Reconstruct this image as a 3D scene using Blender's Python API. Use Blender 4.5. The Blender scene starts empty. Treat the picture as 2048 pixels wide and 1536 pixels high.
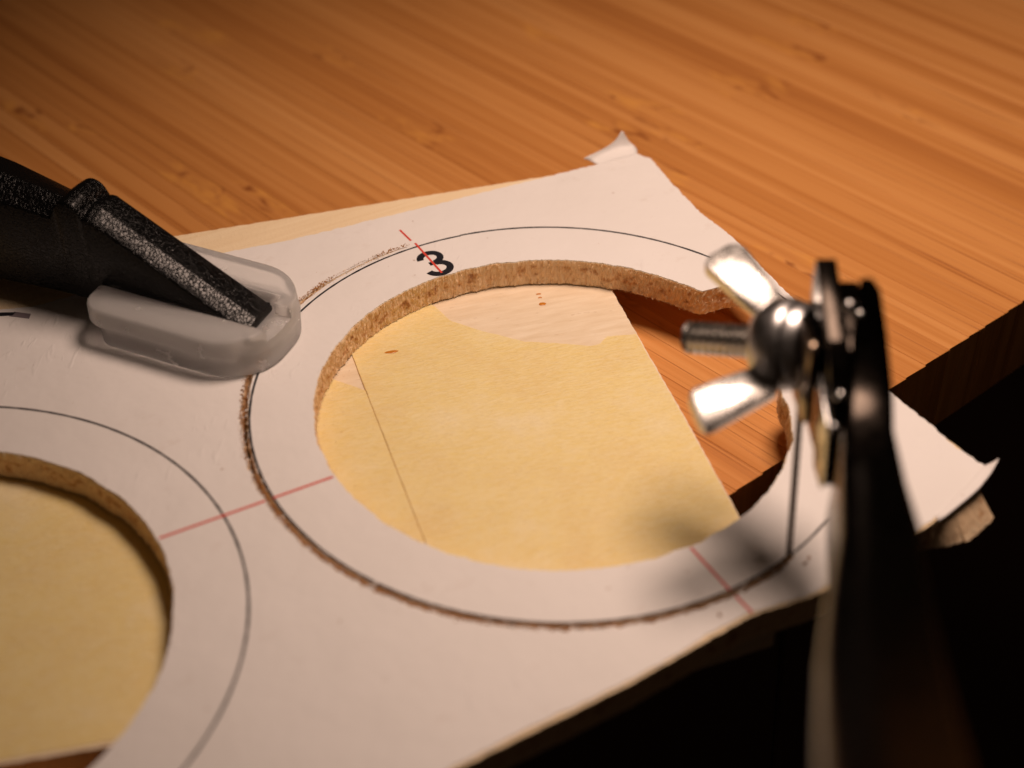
import bpy, bmesh, math, random
from mathutils import Vector, Matrix, noise
from mathutils.geometry import delaunay_2d_cdt

# All coordinates below are millimetres in a frame whose z = 0 is the face of the paper template
# and whose origin is the centre of the ring being sawn; MM converts them to metres.
MM = 0.001
random.seed(7)
scene = bpy.context.scene
COL = scene.collection

# ------------------------------------------------------------------ camera
CAM_R = ((0.871866, 0.308082, -0.380704), (-0.489723, 0.555687, -0.671850), (0.004567, 0.772203, 0.635360))
CAM_C = (-69.289, -113.3465, 111.0132)
cd = bpy.data.cameras.new('camera')
cam = bpy.data.objects.new('camera', cd)
COL.objects.link(cam)
m = Matrix.Identity(4)
for i in range(3):
    for j in range(3):
        m[i][j] = CAM_R[i][j]
    m[i][3] = CAM_C[i] * MM
cam.matrix_world = m
cd.sensor_width = 36.0
cd.lens = 57.64
cd.clip_start = 0.002
cd.clip_end = 20.0
cd.dof.use_dof = True
cd.dof.focus_distance = 0.187
cd.dof.aperture_fstop = 17.5
scene.camera = cam

# ------------------------------------------------------------------ world and lamp
world = bpy.data.worlds.new('World')
scene.world = world
world.use_nodes = True
bg = world.node_tree.nodes['Background']
bg.inputs[0].default_value = (1.0, 0.62, 0.38, 1)
bg.inputs[1].default_value = 0.012

LAMP = Vector((41.0, 8.0, 170.0))
AIM = Vector((46.0, -2.0, 0.0))
ld = bpy.data.lights.new('desk_lamp', 'SPOT')
ld.energy = 1.36
ld.color = (1.0, 0.725, 0.575)
ld.shadow_soft_size = 0.033
ld.spot_size = math.radians(102)
ld.spot_blend = 1.0
lo = bpy.data.objects.new('desk_lamp', ld)
COL.objects.link(lo)
lo.location = LAMP * MM
lo.rotation_euler = (AIM - LAMP).to_track_quat('-Z', 'Y').to_euler()

scene.view_settings.view_transform = 'Standard'
scene.view_settings.look = 'None'
scene.view_settings.exposure = 0.0
scene.view_settings.gamma = 1.0
scene.view_settings.use_curve_mapping = False
scene.cycles.use_denoising = True
scene.cycles.max_bounces = 10
scene.cycles.transmission_bounces = 10
scene.cycles.sample_clamp_indirect = 6.0


# ------------------------------------------------------------------ helpers
def link(ob, parent=None):
    COL.objects.link(ob)
    if parent is not None:
        ob.parent = parent
        ob.matrix_parent_inverse = Matrix.Translation(-parent.location)
    return ob


def thing(name, label, cat, base, group=None):
    o = bpy.data.objects.new(name, None)
    o.empty_display_size = 0.005
    o.location = Vector(base) * MM
    o['label'] = label
    o['category'] = cat
    if group:
        o['group'] = group
    COL.objects.link(o)
    return o


def obj_from(name, verts, faces, mat, parent=None, smooth=False, label=None):
    me = bpy.data.meshes.new(name)
    me.from_pydata([(v[0] * MM, v[1] * MM, v[2] * MM) for v in verts], [], faces)
    me.update()
    if smooth:
        for p in me.polygons:
            p.use_smooth = True
    me.materials.append(mat)
    o = link(bpy.data.objects.new(name, me), parent)
    if label:
        o['label'] = label
    return o


def obj_bm(name, bm, mat, parent=None, smooth=False, label=None):
    me = bpy.data.meshes.new(name)
    bm.normal_update()
    bm.to_mesh(me)
    bm.free()
    for v in me.vertices:
        v.co *= MM
    if smooth:
        for p in me.polygons:
            p.use_smooth = True
    me.materials.append(mat)
    o = link(bpy.data.objects.new(name, me), parent)
    if label:
        o['label'] = label
    return o


def auto_smooth(o, deg=35):
    me = o.data
    for p in me.polygons:
        p.use_smooth = True
    me.set_sharp_from_angle(angle=math.radians(deg))


def n1(x, seed=0.0):
    return noise.noise(Vector((x, seed * 7.31 + 0.5, seed * 1.7)))


def n3(x, y, z=0.0):
    return noise.noise(Vector((x, y, z)))


def pip(p, loop):
    x, y = p
    c = False
    j = len(loop) - 1
    for i in range(len(loop)):
        xi, yi = loop[i]
        xj, yj = loop[j]
        if (yi > y) != (yj > y) and x < (xj - xi) * (y - yi) / (yj - yi) + xi:
            c = not c
        j = i
    return c


def cap2d(outer, holes):
    """triangulate a 2D polygon with holes -> (points, triangles)"""
    vs, es = [], []
    for lp in [outer] + holes:
        b = len(vs)
        n = len(lp)
        vs += [Vector(p) for p in lp]
        es += [(b + i, b + (i + 1) % n) for i in range(n)]
    ov, oe, of, *_ = delaunay_2d_cdt(vs, es, [], 0, 1e-5)
    tris = []
    for fc in of:
        cx = sum(ov[i][0] for i in fc) / 3
        cy = sum(ov[i][1] for i in fc) / 3
        if pip((cx, cy), outer) and not any(pip((cx, cy), h) for h in holes):
            tris.append(tuple(fc))
    return [(v[0], v[1]) for v in ov], tris


def resample(poly, step, closed=True):
    out = []
    n = len(poly)
    for i in range(n if closed else n - 1):
        a = Vector(poly[i])
        b = Vector(poly[(i + 1) % n])
        k = max(1, int((b - a).length / step))
        for j in range(k):
            out.append(tuple(a.lerp(b, j / k)))
    if not closed:
        out.append(tuple(poly[-1]))
    return out


def rough(poly, amp, freq, seed):
    """jitter a closed 2D loop along its normals"""
    n = len(poly)
    out = []
    for i, p in enumerate(poly):
        a = Vector(poly[i - 1])
        b = Vector(poly[(i + 1) % n])
        t = (b - a)
        nrm = Vector((t.y, -t.x)).normalized() if t.length > 1e-9 else Vector((0, 0))
        d = amp * (n3(p[0] * freq, p[1] * freq, seed) + 0.6 * n3(p[0] * freq * 3.1, p[1] * freq * 3.1, seed + 9))
        out.append((p[0] + nrm.x * d, p[1] + nrm.y * d))
    return out


def box_bm(bm, c, ax, ay, az):
    """box with centre c and half-extent vectors ax, ay, az"""
    vs = []
    for sz in (-1, 1):
        for sx, sy in ((-1, -1), (1, -1), (1, 1), (-1, 1)):
            vs.append(bm.verts.new(c + ax * sx + ay * sy + az * sz))
    fs = [(0, 3, 2, 1), (4, 5, 6, 7), (0, 1, 5, 4), (1, 2, 6, 5), (2, 3, 7, 6), (3, 0, 4, 7)]
    return [bm.faces.new([vs[i] for i in q]) for q in fs]


def bevel_all(bm, off, seg=2):
    bmesh.ops.bevel(bm, geom=bm.edges[:], offset=off, segments=seg, profile=0.5, affect='EDGES', clamp_overlap=True)


def lathe(profile, origin, axis, seg=48, wob=None):
    """profile: list of (t along axis, radius) -> verts, faces"""
    axis = axis.normalized()
    u = axis.orthogonal().normalized()
    w = axis.cross(u)
    vs, fs = [], []
    for k, (t, r) in enumerate(profile):
        for i in range(seg):
            a = 2 * math.pi * i / seg
            tt = t + (wob(a) if wob else 0)
            vs.append(origin + axis * tt + (u * math.cos(a) + w * math.sin(a)) * r)
    for k in range(len(profile) - 1):
        for i in range(seg):
            j = (i + 1) % seg
            fs.append((k * seg + i, k * seg + j, (k + 1) * seg + j, (k + 1) * seg + i))
    fs.append(tuple(range(seg))[::-1])
    b = (len(profile) - 1) * seg
    fs.append(tuple(range(b, b + seg)))
    return vs, fs


# ------------------------------------------------------------------ materials
def new_mat(name):
    mt = bpy.data.materials.new(name)
    mt.use_nodes = True
    nt = mt.node_tree
    nt.nodes.clear()
    out = nt.nodes.new('ShaderNodeOutputMaterial')
    b = nt.nodes.new('ShaderNodeBsdfPrincipled')
    nt.links.new(b.outputs[0], out.inputs[0])
    return mt, nt, b


class N:
    """small node-building helper"""
    def __init__(s, nt):
        s.nt = nt

    def add(s, t, **kw):
        n = s.nt.nodes.new(t)
        for k, v in kw.items():
            setattr(n, k, v)
        return n

    def set(s, sock, v):
        if hasattr(v, 'is_linked') or hasattr(v, 'links'):
            s.nt.links.new(v, sock)
        else:
            sock.default_value = v

    def coords(s, scale=(1, 1, 1), rot=(0, 0, 0)):
        tc = s.add('ShaderNodeTexCoord')
        mp = s.add('ShaderNodeMapping')
        mp.vector_type = 'POINT'
        mp.inputs['Rotation'].default_value = rot
        mp.inputs['Scale'].default_value = [1000.0, 1000.0, 1000.0]
        s.nt.links.new(tc.outputs['Object'], mp.inputs[0])
        if tuple(scale) == (1, 1, 1):
            return mp.outputs[0]
        m2 = s.add('ShaderNodeMapping')
        m2.inputs['Scale'].default_value = scale
        s.nt.links.new(mp.outputs[0], m2.inputs[0])
        return m2.outputs[0]

    def scaled(s, vec, scale):
        m2 = s.add('ShaderNodeMapping')
        m2.inputs['Scale'].default_value = scale
        s.nt.links.new(vec, m2.inputs[0])
        return m2.outputs[0]

    def noise(s, vec, scale=1.0, detail=3.0, rough=0.55, dist=0.0):
        n = s.add('ShaderNodeTexNoise')
        s.nt.links.new(vec, n.inputs['Vector'])
        n.inputs['Scale'].default_value = scale
        n.inputs['Detail'].default_value = detail
        n.inputs['Roughness'].default_value = rough
        n.inputs['Distortion'].default_value = dist
        return n.outputs['Fac']

    def voronoi(s, vec, scale=1.0, feature='F1', out='Distance', rnd=1.0):
        n = s.add('ShaderNodeTexVoronoi')
        n.feature = feature
        s.nt.links.new(vec, n.inputs['Vector'])
        n.inputs['Scale'].default_value = scale
        n.inputs['Randomness'].default_value = rnd
        return n.outputs[out]

    def ramp(s, fac, stops, interp='LINEAR'):
        n = s.add('ShaderNodeValToRGB')
        n.color_ramp.interpolation = interp
        els = n.color_ramp.elements
        while len(els) < len(stops):
            els.new(0.5)
        for e, (p, c) in zip(els, stops):
            e.position = p
            e.color = c if len(c) == 4 else (*c, 1)
        s.nt.links.new(fac, n.inputs[0])
        return n.outputs[0]

    def math(s, op, a, b=0.0, c=None, clamp=False):
        n = s.add('ShaderNodeMath')
        n.operation = op
        n.use_clamp = clamp
        s.set(n.inputs[0], a)
        s.set(n.inputs[1], b)
        if c is not None:
            s.set(n.inputs[2], c)
        return n.outputs[0]

    def maprange(s, v, a, b, c=0.0, d=1.0, smooth=False):
        n = s.add('ShaderNodeMapRange')
        n.interpolation_type = 'SMOOTHSTEP' if smooth else 'LINEAR'
        s.set(n.inputs[0], v)
        for i, q in enumerate((a, b, c, d)):
            n.inputs[i + 1].default_value = q
        return n.outputs[0]

    def mix(s, fac, a, b, mode='MIX'):
        n = s.add('ShaderNodeMix')
        n.data_type = 'RGBA'
        n.blend_type = mode
        s.set(n.inputs[0], fac)
        for sock, v in ((n.inputs[6], a), (n.inputs[7], b)):
            if isinstance(v, (tuple, list)):
                sock.default_value = v if len(v) == 4 else (*v, 1)
            else:
                s.nt.links.new(v, sock)
        return n.outputs[2]

    def bump(s, h, strength=0.5, dist=0.1, normal=None):
        n = s.add('ShaderNodeBump')
        n.inputs['Strength'].default_value = strength
        n.inputs['Distance'].default_value = dist * MM
        s.nt.links.new(h, n.inputs['Height'])
        if normal is not None:
            s.nt.links.new(normal, n.inputs['Normal'])
        return n.outputs[0]

    def sep(s, vec):
        n = s.add('ShaderNodeSeparateXYZ')
        s.nt.links.new(vec, n.inputs[0])
        return n.outputs

    def comb(s, x, y, z):
        n = s.add('ShaderNodeCombineXYZ')
        for i, v in enumerate((x, y, z)):
            s.set(n.inputs[i], v)
        return n.outputs[0]


GRAIN = math.radians(15.1)      # bamboo grain is turned this much from +y


def mat_bamboo():
    mt, nt, b = new_mat('bamboo')
    n = N(nt)
    # rotated frame: x across the strips, y along the grain
    v = n.coords(rot=(0, 0, -GRAIN))
    oi = n.add('ShaderNodeObjectInfo')
    rnd = oi.outputs['Random']
    shift = n.math('MULTIPLY', rnd, 977.0)
    x, y, z = n.sep(v)
    ys = n.math('ADD', y, shift)
    vs = n.comb(x, ys, shift)
    broad = n.noise(n.scaled(vs, (0.55, 0.0035, 1.0)), 1.0, 3, 0.55)
    fine = n.noise(n.scaled(vs, (3.2, 0.011, 1.0)), 1.0, 4, 0.65)
    lines = n.noise(n.scaled(vs, (3.3, 0.02, 1.0)), 1.0, 2, 0.6)
    tone = n.math('ADD', n.math('MULTIPLY', broad, 0.68), n.math('MULTIPLY', fine, 0.32))
    tone = n.math('ADD', tone, n.maprange(rnd, 0, 1, -0.12, 0.12))
    col = n.ramp(tone, [(0.20, (0.38, 0.130, 0.030)), (0.42, (0.55, 0.225, 0.058)), (0.58, (0.645, 0.288, 0.085)), (0.80, (0.73, 0.355, 0.118))])
    # thin dark vascular lines
    lm = n.maprange(lines, 0.63, 0.70, 0.0, 1.0, True)
    col = n.mix(n.math('MULTIPLY', lm, 0.6), col, (0.24, 0.055, 0.008))
    # culm nodes: short knuckle marks at irregular spacing along each strip
    per = 150.0
    ym = n.math('MODULO', n.math('ADD', ys, 3000.0), per)
    wob = n.noise(n.scaled(vs, (0.45, 0.1, 1.0)), 1.0, 2, 0.5)
    d = n.math('ADD', n.math('SUBTRACT', ym, 70.0), n.maprange(wob, 0.2, 0.8, -9.0, 9.0))
    ad = n.math('ABSOLUTE', d)
    pale = n.maprange(ad, 1.0, 5.0, 1.0, 0.0, True)
    kn = n.noise(n.scaled(vs, (0.42, 0.2, 1.0)), 1.0, 2, 0.5, 0.8)
    col = n.mix(n.math('MULTIPLY', pale, n.maprange(kn, 0.42, 0.62, 0.0, 0.75)), col, (0.72, 0.33, 0.075))
    dark = n.math('MULTIPLY', pale, n.maprange(kn, 0.42, 0.30, 0.0, 0.7))
    col = n.mix(dark, col, (0.20, 0.045, 0.008))
    nt.links.new(col, b.inputs['Base Color'])
    b.inputs['Roughness'].default_value = 0.42
    nt.links.new(n.maprange(fine, 0.3, 0.7, 0.36, 0.52), b.inputs['Roughness'])
    b.inputs['Specular IOR Level'].default_value = 0.35
    h = n.math('SUBTRACT', n.math('MULTIPLY', fine, 0.5), n.math('MULTIPLY', lm, 0.8))
    nt.links.new(n.bump(h, 0.5, 0.06), b.inputs['Normal'])
    return mt


def mat_paper():
    mt, nt, b = new_mat('white_paper')
    n = N(nt)
    v = n.coords()
    big = n.noise(v, 0.05, 3, 0.5)
    fib = n.noise(v, 4.5, 3, 0.7)
    col = n.ramp(big, [(0.3, (0.80, 0.775, 0.755)), (0.7, (0.84, 0.815, 0.80))])
    # specks of dust and grubby smears
    sp = n.voronoi(v, 0.42, 'F1')
    spn = n.noise(v, 0.9, 2, 0.5)
    spm = n.math('MULTIPLY', n.maprange(sp, 0.05, 0.11, 1.0, 0.0, True), n.maprange(spn, 0.56, 0.64, 0.0, 0.55))
    col = n.mix(spm, col, (0.30, 0.16, 0.08))
    sm = n.maprange(n.noise(n.scaled(v, (0.22, 0.35, 1)), 1.0, 5, 0.7), 0.60, 0.82, 0.0, 0.35)
    col = n.mix(sm, col, (0.55, 0.44, 0.37))
    nt.links.new(col, b.inputs['Base Color'])
    b.inputs['Roughness'].default_value = 0.62
    b.inputs['Specular IOR Level'].default_value = 0.3
    wav = n.noise(v, 0.16, 3, 0.55)
    dent = n.noise(n.scaled(n.coords(rot=(0, 0, 0.6)), (1.1, 0.30, 1.0)), 1.0, 2, 0.5, 0.6)
    h = n.math('ADD', n.math('MULTIPLY', wav, 3.2), n.math('ADD', n.math('MULTIPLY', fib, 0.06), n.math('MULTIPLY', n.math('MULTIPLY', n.maprange(dent, 0.60, 0.78, 0, 1), n.maprange(big, 0.50, 0.62, 0, 1, True)), 0.7)))
    nt.links.new(n.bump(h, 0.6, 0.16), b.inputs['Normal'])
    return mt


def mat_ply():
    """plywood: pale face veneers, darker fibrous core, picked out by depth below the face"""
    mt, nt, b = new_mat('plywood')
    n = N(nt)
    v = n.coords()
    x, y, z = n.sep(v)
    geo = n.add('ShaderNodeNewGeometry')
    nz = n.math('ABSOLUTE', n.sep(geo.outputs['True Normal'])[2])
    facing = n.maprange(nz, 0.75, 0.92, 0.0, 1.0)
    g1 = n.noise(n.scaled(v, (0.06, 1.6, 1.0)), 1.0, 4, 0.6)
    face = n.ramp(g1, [(0.3, (0.84, 0.66, 0.42)), (0.7, (0.90, 0.74, 0.50))])
    wob = n.noise(v, 0.5, 2, 0.5)
    zz = n.math('ADD', z, n.maprange(wob, 0.2, 0.8, -0.35, 0.35))
    core = n.math('MULTIPLY', n.maprange(zz, -0.75, -1.15, 0, 1, True), n.maprange(zz, -2.75, -2.3, 0, 1, True))
    vert = n.noise(n.scaled(v, (2.6, 2.6, 0.35)), 1.0, 4, 0.65)
    tuft = n.noise(n.scaled(v, (0.75, 0.75, 0.8)), 1.0, 4, 0.62)
    light = n.ramp(vert, [(0.28, (0.84, 0.56, 0.33)), (0.5, (0.93, 0.70, 0.45)), (0.75, (0.95, 0.79, 0.57))])
    brown = n.ramp(tuft, [(0.33, (0.40, 0.16, 0.06)), (0.41, (0.70, 0.40, 0.19)), (0.48, (0.92, 0.67, 0.42))])
    edge = n.mix(n.math('MULTIPLY', core, 0.85), light, brown)
    col = n.mix(facing, edge, face)
    nt.links.new(col, b.inputs['Base Color'])
    b.inputs['Roughness'].default_value = 0.75
    b.inputs['Specular IOR Level'].default_value = 0.2
    h = n.math('ADD', n.math('MULTIPLY', vert, 1.0), n.math('MULTIPLY', tuft, 0.9))
    nt.links.new(n.bump(h, 0.5, 0.14), b.inputs['Normal'])
    return mt


def mat_pale_wood():
    mt, nt, b = new_mat('pale_bare_wood')
    n = N(nt)
    v = n.coords(rot=(0, 0, math.radians(12)))
    g = n.noise(n.scaled(v, (0.25, 1.6, 1.0)), 1.0, 4, 0.6)
    pit = n.noise(n.scaled(v, (0.7, 2.6, 1.0)), 1.0, 3, 0.6)
    col = n.ramp(g, [(0.3, (0.76, 0.62, 0.43)), (0.7, (0.86, 0.74, 0.56))])
    pm = n.maprange(pit, 0.64, 0.74, 0, 0.5, True)
    col = n.mix(pm, col, (0.55, 0.38, 0.22))
    nt.links.new(col, b.inputs['Base Color'])
    b.inputs['Roughness'].default_value = 0.7
    nt.links.new(n.bump(n.math('SUBTRACT', g, pm), 0.5, 0.06), b.inputs['Normal'])
    return mt


def mat_tape():
    mt, nt, b = new_mat('crepe_masking_tape')
    n = N(nt)
    v = n.coords(rot=(0, 0, math.radians(12)))       # x now runs across the tape
    cre = n.noise(n.scaled(v, (0.9, 5.2, 1.0)), 1.0, 3, 0.6, 0.3)
    cre2 = n.noise(n.scaled(v, (2.2, 9.0, 1.0)), 1.0, 2, 0.6)
    big = n.noise(v, 0.11, 4, 0.6)
    col = n.ramp(big, [(0.30, (0.83, 0.645, 0.27)), (0.52, (0.87, 0.70, 0.29)), (0.72, (0.89, 0.76, 0.44))])
    col = n.mix(n.maprange(cre, 0.38, 0.64, 0.0, 0.42), col, (0.93, 0.83, 0.55))
    col = n.mix(n.maprange(cre2, 0.54, 0.68, 0.0, 0.26), col, (0.62, 0.42, 0.16))
    nt.links.new(col, b.inputs['Base Color'])
    b.inputs['Roughness'].default_value = 0.5
    b.inputs['Specular IOR Level'].default_value = 0.45
    h = n.math('ADD', cre, n.math('MULTIPLY', cre2, 0.4))
    nt.links.new(n.bump(h, 1.0, 0.12), b.inputs['Normal'])
    return mt


def mat_plain(name, col, rough=0.5, spec=0.5, metal=0.0):
    mt, nt, b = new_mat(name)
    n = N(nt)
    v = n.coords()
    f = n.noise(v, 1.3, 3, 0.6)
    c = n.mix(n.maprange(f, 0.3, 0.7, 0.0, 0.35), col, tuple(q * 0.72 for q in col))
    nt.links.new(c, b.inputs['Base Color'])
    nt.links.new(n.maprange(f, 0.3, 0.7, rough * 0.85, min(1.0, rough * 1.2)), b.inputs['Roughness'])
    b.inputs['Specular IOR Level'].default_value = spec
    b.inputs['Metallic'].default_value = metal
    return mt


def mat_jaw():
    mt, nt, b = new_mat('black_textured_nylon')
    n = N(nt)
    v = n.coords()
    w = n.noise(v, 1.4, 3, 0.6)
    vv = n.add('ShaderNodeVectorMath')
    vv.operation = 'MULTIPLY_ADD'
    nt.links.new(v, vv.inputs[0])
    vv.inputs[1].default_value = (1, 1, 1)
    nt.links.new(n.comb(w, w, w), vv.inputs[2])
    cell = n.voronoi(vv.outputs[0], 2.4, 'DISTANCE_TO_EDGE', 'Distance')
    grain = n.noise(v, 4.5, 3, 0.6)
    pits = n.noise(v, 1.9, 4, 0.62)
    h = n.math('ADD', n.maprange(cell, 0.0, 0.14, 0.0, 1.0, True), n.math('MULTIPLY', grain, 0.12))
    h = n.math('ADD', h, n.math('MULTIPLY', pits, 1.3))
    b.inputs['Base Color'].default_value = (0.003, 0.003, 0.0032, 1)
    b.inputs['Roughness'].default_value = 0.23
    b.inputs['Specular IOR Level'].default_value = 0.24
    nt.links.new(n.bump(h, 0.45, 0.075), b.inputs['Normal'])
    return mt


def mat_pad():
    mt, nt, b = new_mat('frosted_silicone')
    n = N(nt)
    v = n.coords()
    f = n.noise(v, 0.35, 3, 0.55)
    fine = n.noise(v, 2.2, 3, 0.6)
    b.inputs['Base Color'].default_value = (1.0, 0.99, 0.98, 1)
    nt.links.new(n.maprange(f, 0.3, 0.7, 0.24, 0.28), b.inputs['Roughness'])
    b.inputs['IOR'].default_value = 1.24
    b.inputs['Transmission Weight'].default_value = 0.9
    ss = n.add('ShaderNodeBsdfPrincipled')
    ss.inputs['Base Color'].default_value = (0.90, 0.89, 0.89, 1)
    ss.inputs['Roughness'].default_value = 0.45
    ss.inputs['Specular IOR Level'].default_value = 0.3
    ss.inputs['Subsurface Weight'].default_value = 1.0
    ss.inputs['Subsurface Radius'].default_value = (1.0, 1.0, 1.0)
    ss.inputs['Subsurface Scale'].default_value = 2.2 * MM
    m2 = n.add('ShaderNodeMixShader')
    m2.inputs[0].default_value = 0.30
    nt.links.new(b.outputs[0], m2.inputs[1])
    nt.links.new(ss.outputs[0], m2.inputs[2])
    out = [q for q in nt.nodes if q.type == 'OUTPUT_MATERIAL'][0]
    nt.links.new(m2.outputs[0], out.inputs[0])
    return mt


def mat_metal(name, col, rough, bumpamt=0.1, scale=1.0):
    mt, nt, b = new_mat(name)
    n = N(nt)
    v = n.coords()
    f = n.noise(v, 0.9 * scale, 4, 0.6)
    g = n.noise(v, 6.0 * scale, 3, 0.6)
    c = n.mix(n.maprange(f, 0.3, 0.7, 0.0, 0.4), col, tuple(q * 0.75 for q in col))
    nt.links.new(c, b.inputs['Base Color'])
    b.inputs['Metallic'].default_value = 1.0
    nt.links.new(n.maprange(f, 0.3, 0.7, rough * 0.8, rough * 1.25), b.inputs['Roughness'])
    nt.links.new(n.bump(n.math('ADD', f, n.math('MULTIPLY', g, 0.3)), bumpamt, 0.1), b.inputs['Normal'])
    return mt


M_BAMBOO = mat_bamboo()
M_PAPER = mat_paper()
M_PLY = mat_ply()
M_WOOD = mat_pale_wood()
M_TAPE = mat_tape()
M_INK = mat_plain('black_ink', (0.012, 0.012, 0.018), 0.45)
M_RED = mat_plain('red_ink', (0.72, 0.075, 0.05), 0.5)
M_GREY = mat_plain('flat_grey', (0.22, 0.18, 0.2), 0.5)
M_RESIN = mat_plain('amber_resin', (0.62, 0.22, 0.015), 0.25)
M_FIBRE = mat_plain('wood_fibre', (0.94, 0.72, 0.46), 0.8, 0.2)
M_CRUMB = mat_plain('brown_sawdust', (0.46, 0.23, 0.085), 0.85, 0.2)
M_JAW = mat_jaw()
M_PAD = mat_pad()
M_ZINC = mat_metal('zinc_plate', (0.72, 0.70, 0.67), 0.26, 0.35, 0.6)
M_STEEL = mat_metal('bright_steel', (0.62, 0.61, 0.60), 0.24, 0.08)
M_NUT = mat_metal('plated_nut', (0.55, 0.54, 0.54), 0.33, 0.15)
M_FRAME = mat_metal('dull_nickel_frame', (0.022, 0.018, 0.015), 0.2, 0.0)
M_PLATE = mat_metal('blued_plate', (0.20, 0.15, 0.11), 0.22, 0.04)
M_BLADE = mat_metal('saw_blade_steel', (0.16, 0.14, 0.13), 0.4, 0.1)
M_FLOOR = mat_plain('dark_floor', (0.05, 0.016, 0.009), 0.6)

# ------------------------------------------------------------------ the floor far below the bench
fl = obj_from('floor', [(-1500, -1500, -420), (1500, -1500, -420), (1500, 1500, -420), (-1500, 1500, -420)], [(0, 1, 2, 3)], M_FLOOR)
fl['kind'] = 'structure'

# ------------------------------------------------------------------ bamboo board, strip by strip
Z_T = -8.0
TH_T = 12.0
board = thing('bamboo_board', 'thick orange-brown bamboo board of glued strips, lying under everything else', 'board', (20, 60, Z_T - TH_T))
gdir = Vector((-math.sin(GRAIN), math.cos(GRAIN), 0))
qdir = Vector((math.cos(GRAIN), math.sin(GRAIN), 0))
EP, ED = Vector((13.1, -14.8, 0)), Vector((0.978, 0.208, 0))


def edge_s(q):
    """distance along the grain at which the strip coordinate q meets the sawn front edge"""
    base = qdir * q
    # solve base + s*g = EP + t*ED
    d = gdir.x * -ED.y + gdir.y * ED.x
    rx, ry = EP.x - base.x, EP.y - base.y
    return (rx * -ED.y + ry * ED.x) / d


q = -95.0
rs = random.Random(3)
while q < 165:
    wdt = rs.choice((2.6, 3.2, 3.6, 4.2, 4.8, 5.4)) + rs.uniform(-0.3, 0.3)
    gap = 0.014
    q0, q1 = q + gap, q + wdt - gap
    jz = rs.uniform(-0.012, 0.012)
    js = rs.uniform(-0.05, 0.05)
    bv = 0.07
    vs = []
    for qq, zz in ((q0, Z_T - TH_T), (q1, Z_T - TH_T), (q1, Z_T + jz - bv), (q1 - bv, Z_T + jz), (q0 + bv, Z_T + jz), (q0, Z_T + jz - bv)):
        s0 = edge_s(qq) + js + (0.12 if zz > Z_T + jz - 0.5 * bv else 0.0)
        vs.append(qdir * qq + gdir * s0 + Vector((0, 0, zz)))
    for qq, zz in ((q0, Z_T - TH_T), (q1, Z_T - TH_T), (q1, Z_T + jz - bv), (q1 - bv, Z_T + jz), (q0 + bv, Z_T + jz), (q0, Z_T + jz - bv)):
        vs.append(qdir * qq + gdir * 240.0 + Vector((0, 0, zz)))
    fs = [(5, 4, 3, 2, 1, 0), (6, 7, 8, 9, 10, 11)] + [(i, (i + 1) % 6, (i + 1) % 6 + 6, i + 6) for i in range(6)]
    obj_from('bamboo_strip', vs, fs, M_BAMBOO, board)
    q += wdt

# ------------------------------------------------------------------ lower packing board with tape
Z_B = -3.62
back = thing('backing_board', 'pale thin board with yellow masking tape, seen through the sawn holes', 'board', (-40, 0, Z_T))
bb = [(4.6, -34.0), (9.1, -21.6), (12.9, -6.1), (15.3, 4.4), (18.4, 17.9), (22.3, 34.5), (-110, 34.5), (-110, -4.0), (-64.2, -15.6), (-53.3, -18.9), (-30, -25.5), (-8, -32.5)]
bb = rough(resample(bb, 0.3), 0.10, 0.9, 2.0)
pts, tris = cap2d(bb, [])
nv = len(bb)
vs = [(p[0], p[1], Z_B) for p in pts] + [(p[0], p[1], Z_T + 0.02) for p in bb]
fs = list(tris)
o = len(pts)
fs += [(i, o + i, o + (i + 1) % nv, (i + 1) % nv) for i in range(nv)]
obj_from('board', vs, fs, M_WOOD, back)


def tape_piece(poly, z0, z1, label):
    lp = rough(resample(poly, 0.35), 0.05, 1.3, z0)
    pts, tris = cap2d(lp, [])
    n = len(lp)
    vs = [(p[0], p[1], z1) for p in pts] + [(p[0], p[1], z0) for p in lp]
    b = len(pts)
    fs = list(tris) + [(i, b + i, b + (i + 1) % n, (i + 1) % n) for i in range(n)]
    return obj_from('masking_tape', vs, fs, M_TAPE, back, label=label)


JT = Vector((0.205, 0.979))       # long direction of the tape joint
tl_poly = [(-22.5, -27.2), (-17.6, -2.5), (-14.0, 13.4), (-15.3, 14.74), (-17.42, 17.98), (-22, 26), (-30, 33.5), (-109, 33.5), (-109, -3.6), (-64.2, -15.1), (-53.3, -18.4), (-30, -25.0)]
tape_piece(tl_poly, Z_B, Z_B + 0.07, 'yellow tape strip left of the thin joint line')
tr_poly = [(-12.6, 26.5), (-13.87, 20.78), (-20.06, -9.28), (-23.8, -27.0), (-8, -32.0), (4.3, -33.6), (8.85, -21.6), (12.65, -6.1), (15.05, 4.4), (16.1, 8.7), (15.7, 8.8), (13.0, 9.9), (11.4, 9.1), (10.4, 9.3), (7.15, 11.7), (4.3, 13.6), (0.83, 17.9), (-1.3, 21.2), (-1.58, 24.46), (-2.2, 26.5)]
tape_piece(tr_poly, Z_B + 0.003, Z_B + 0.15, 'wide yellow tape strip with a curved upper end')
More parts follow.
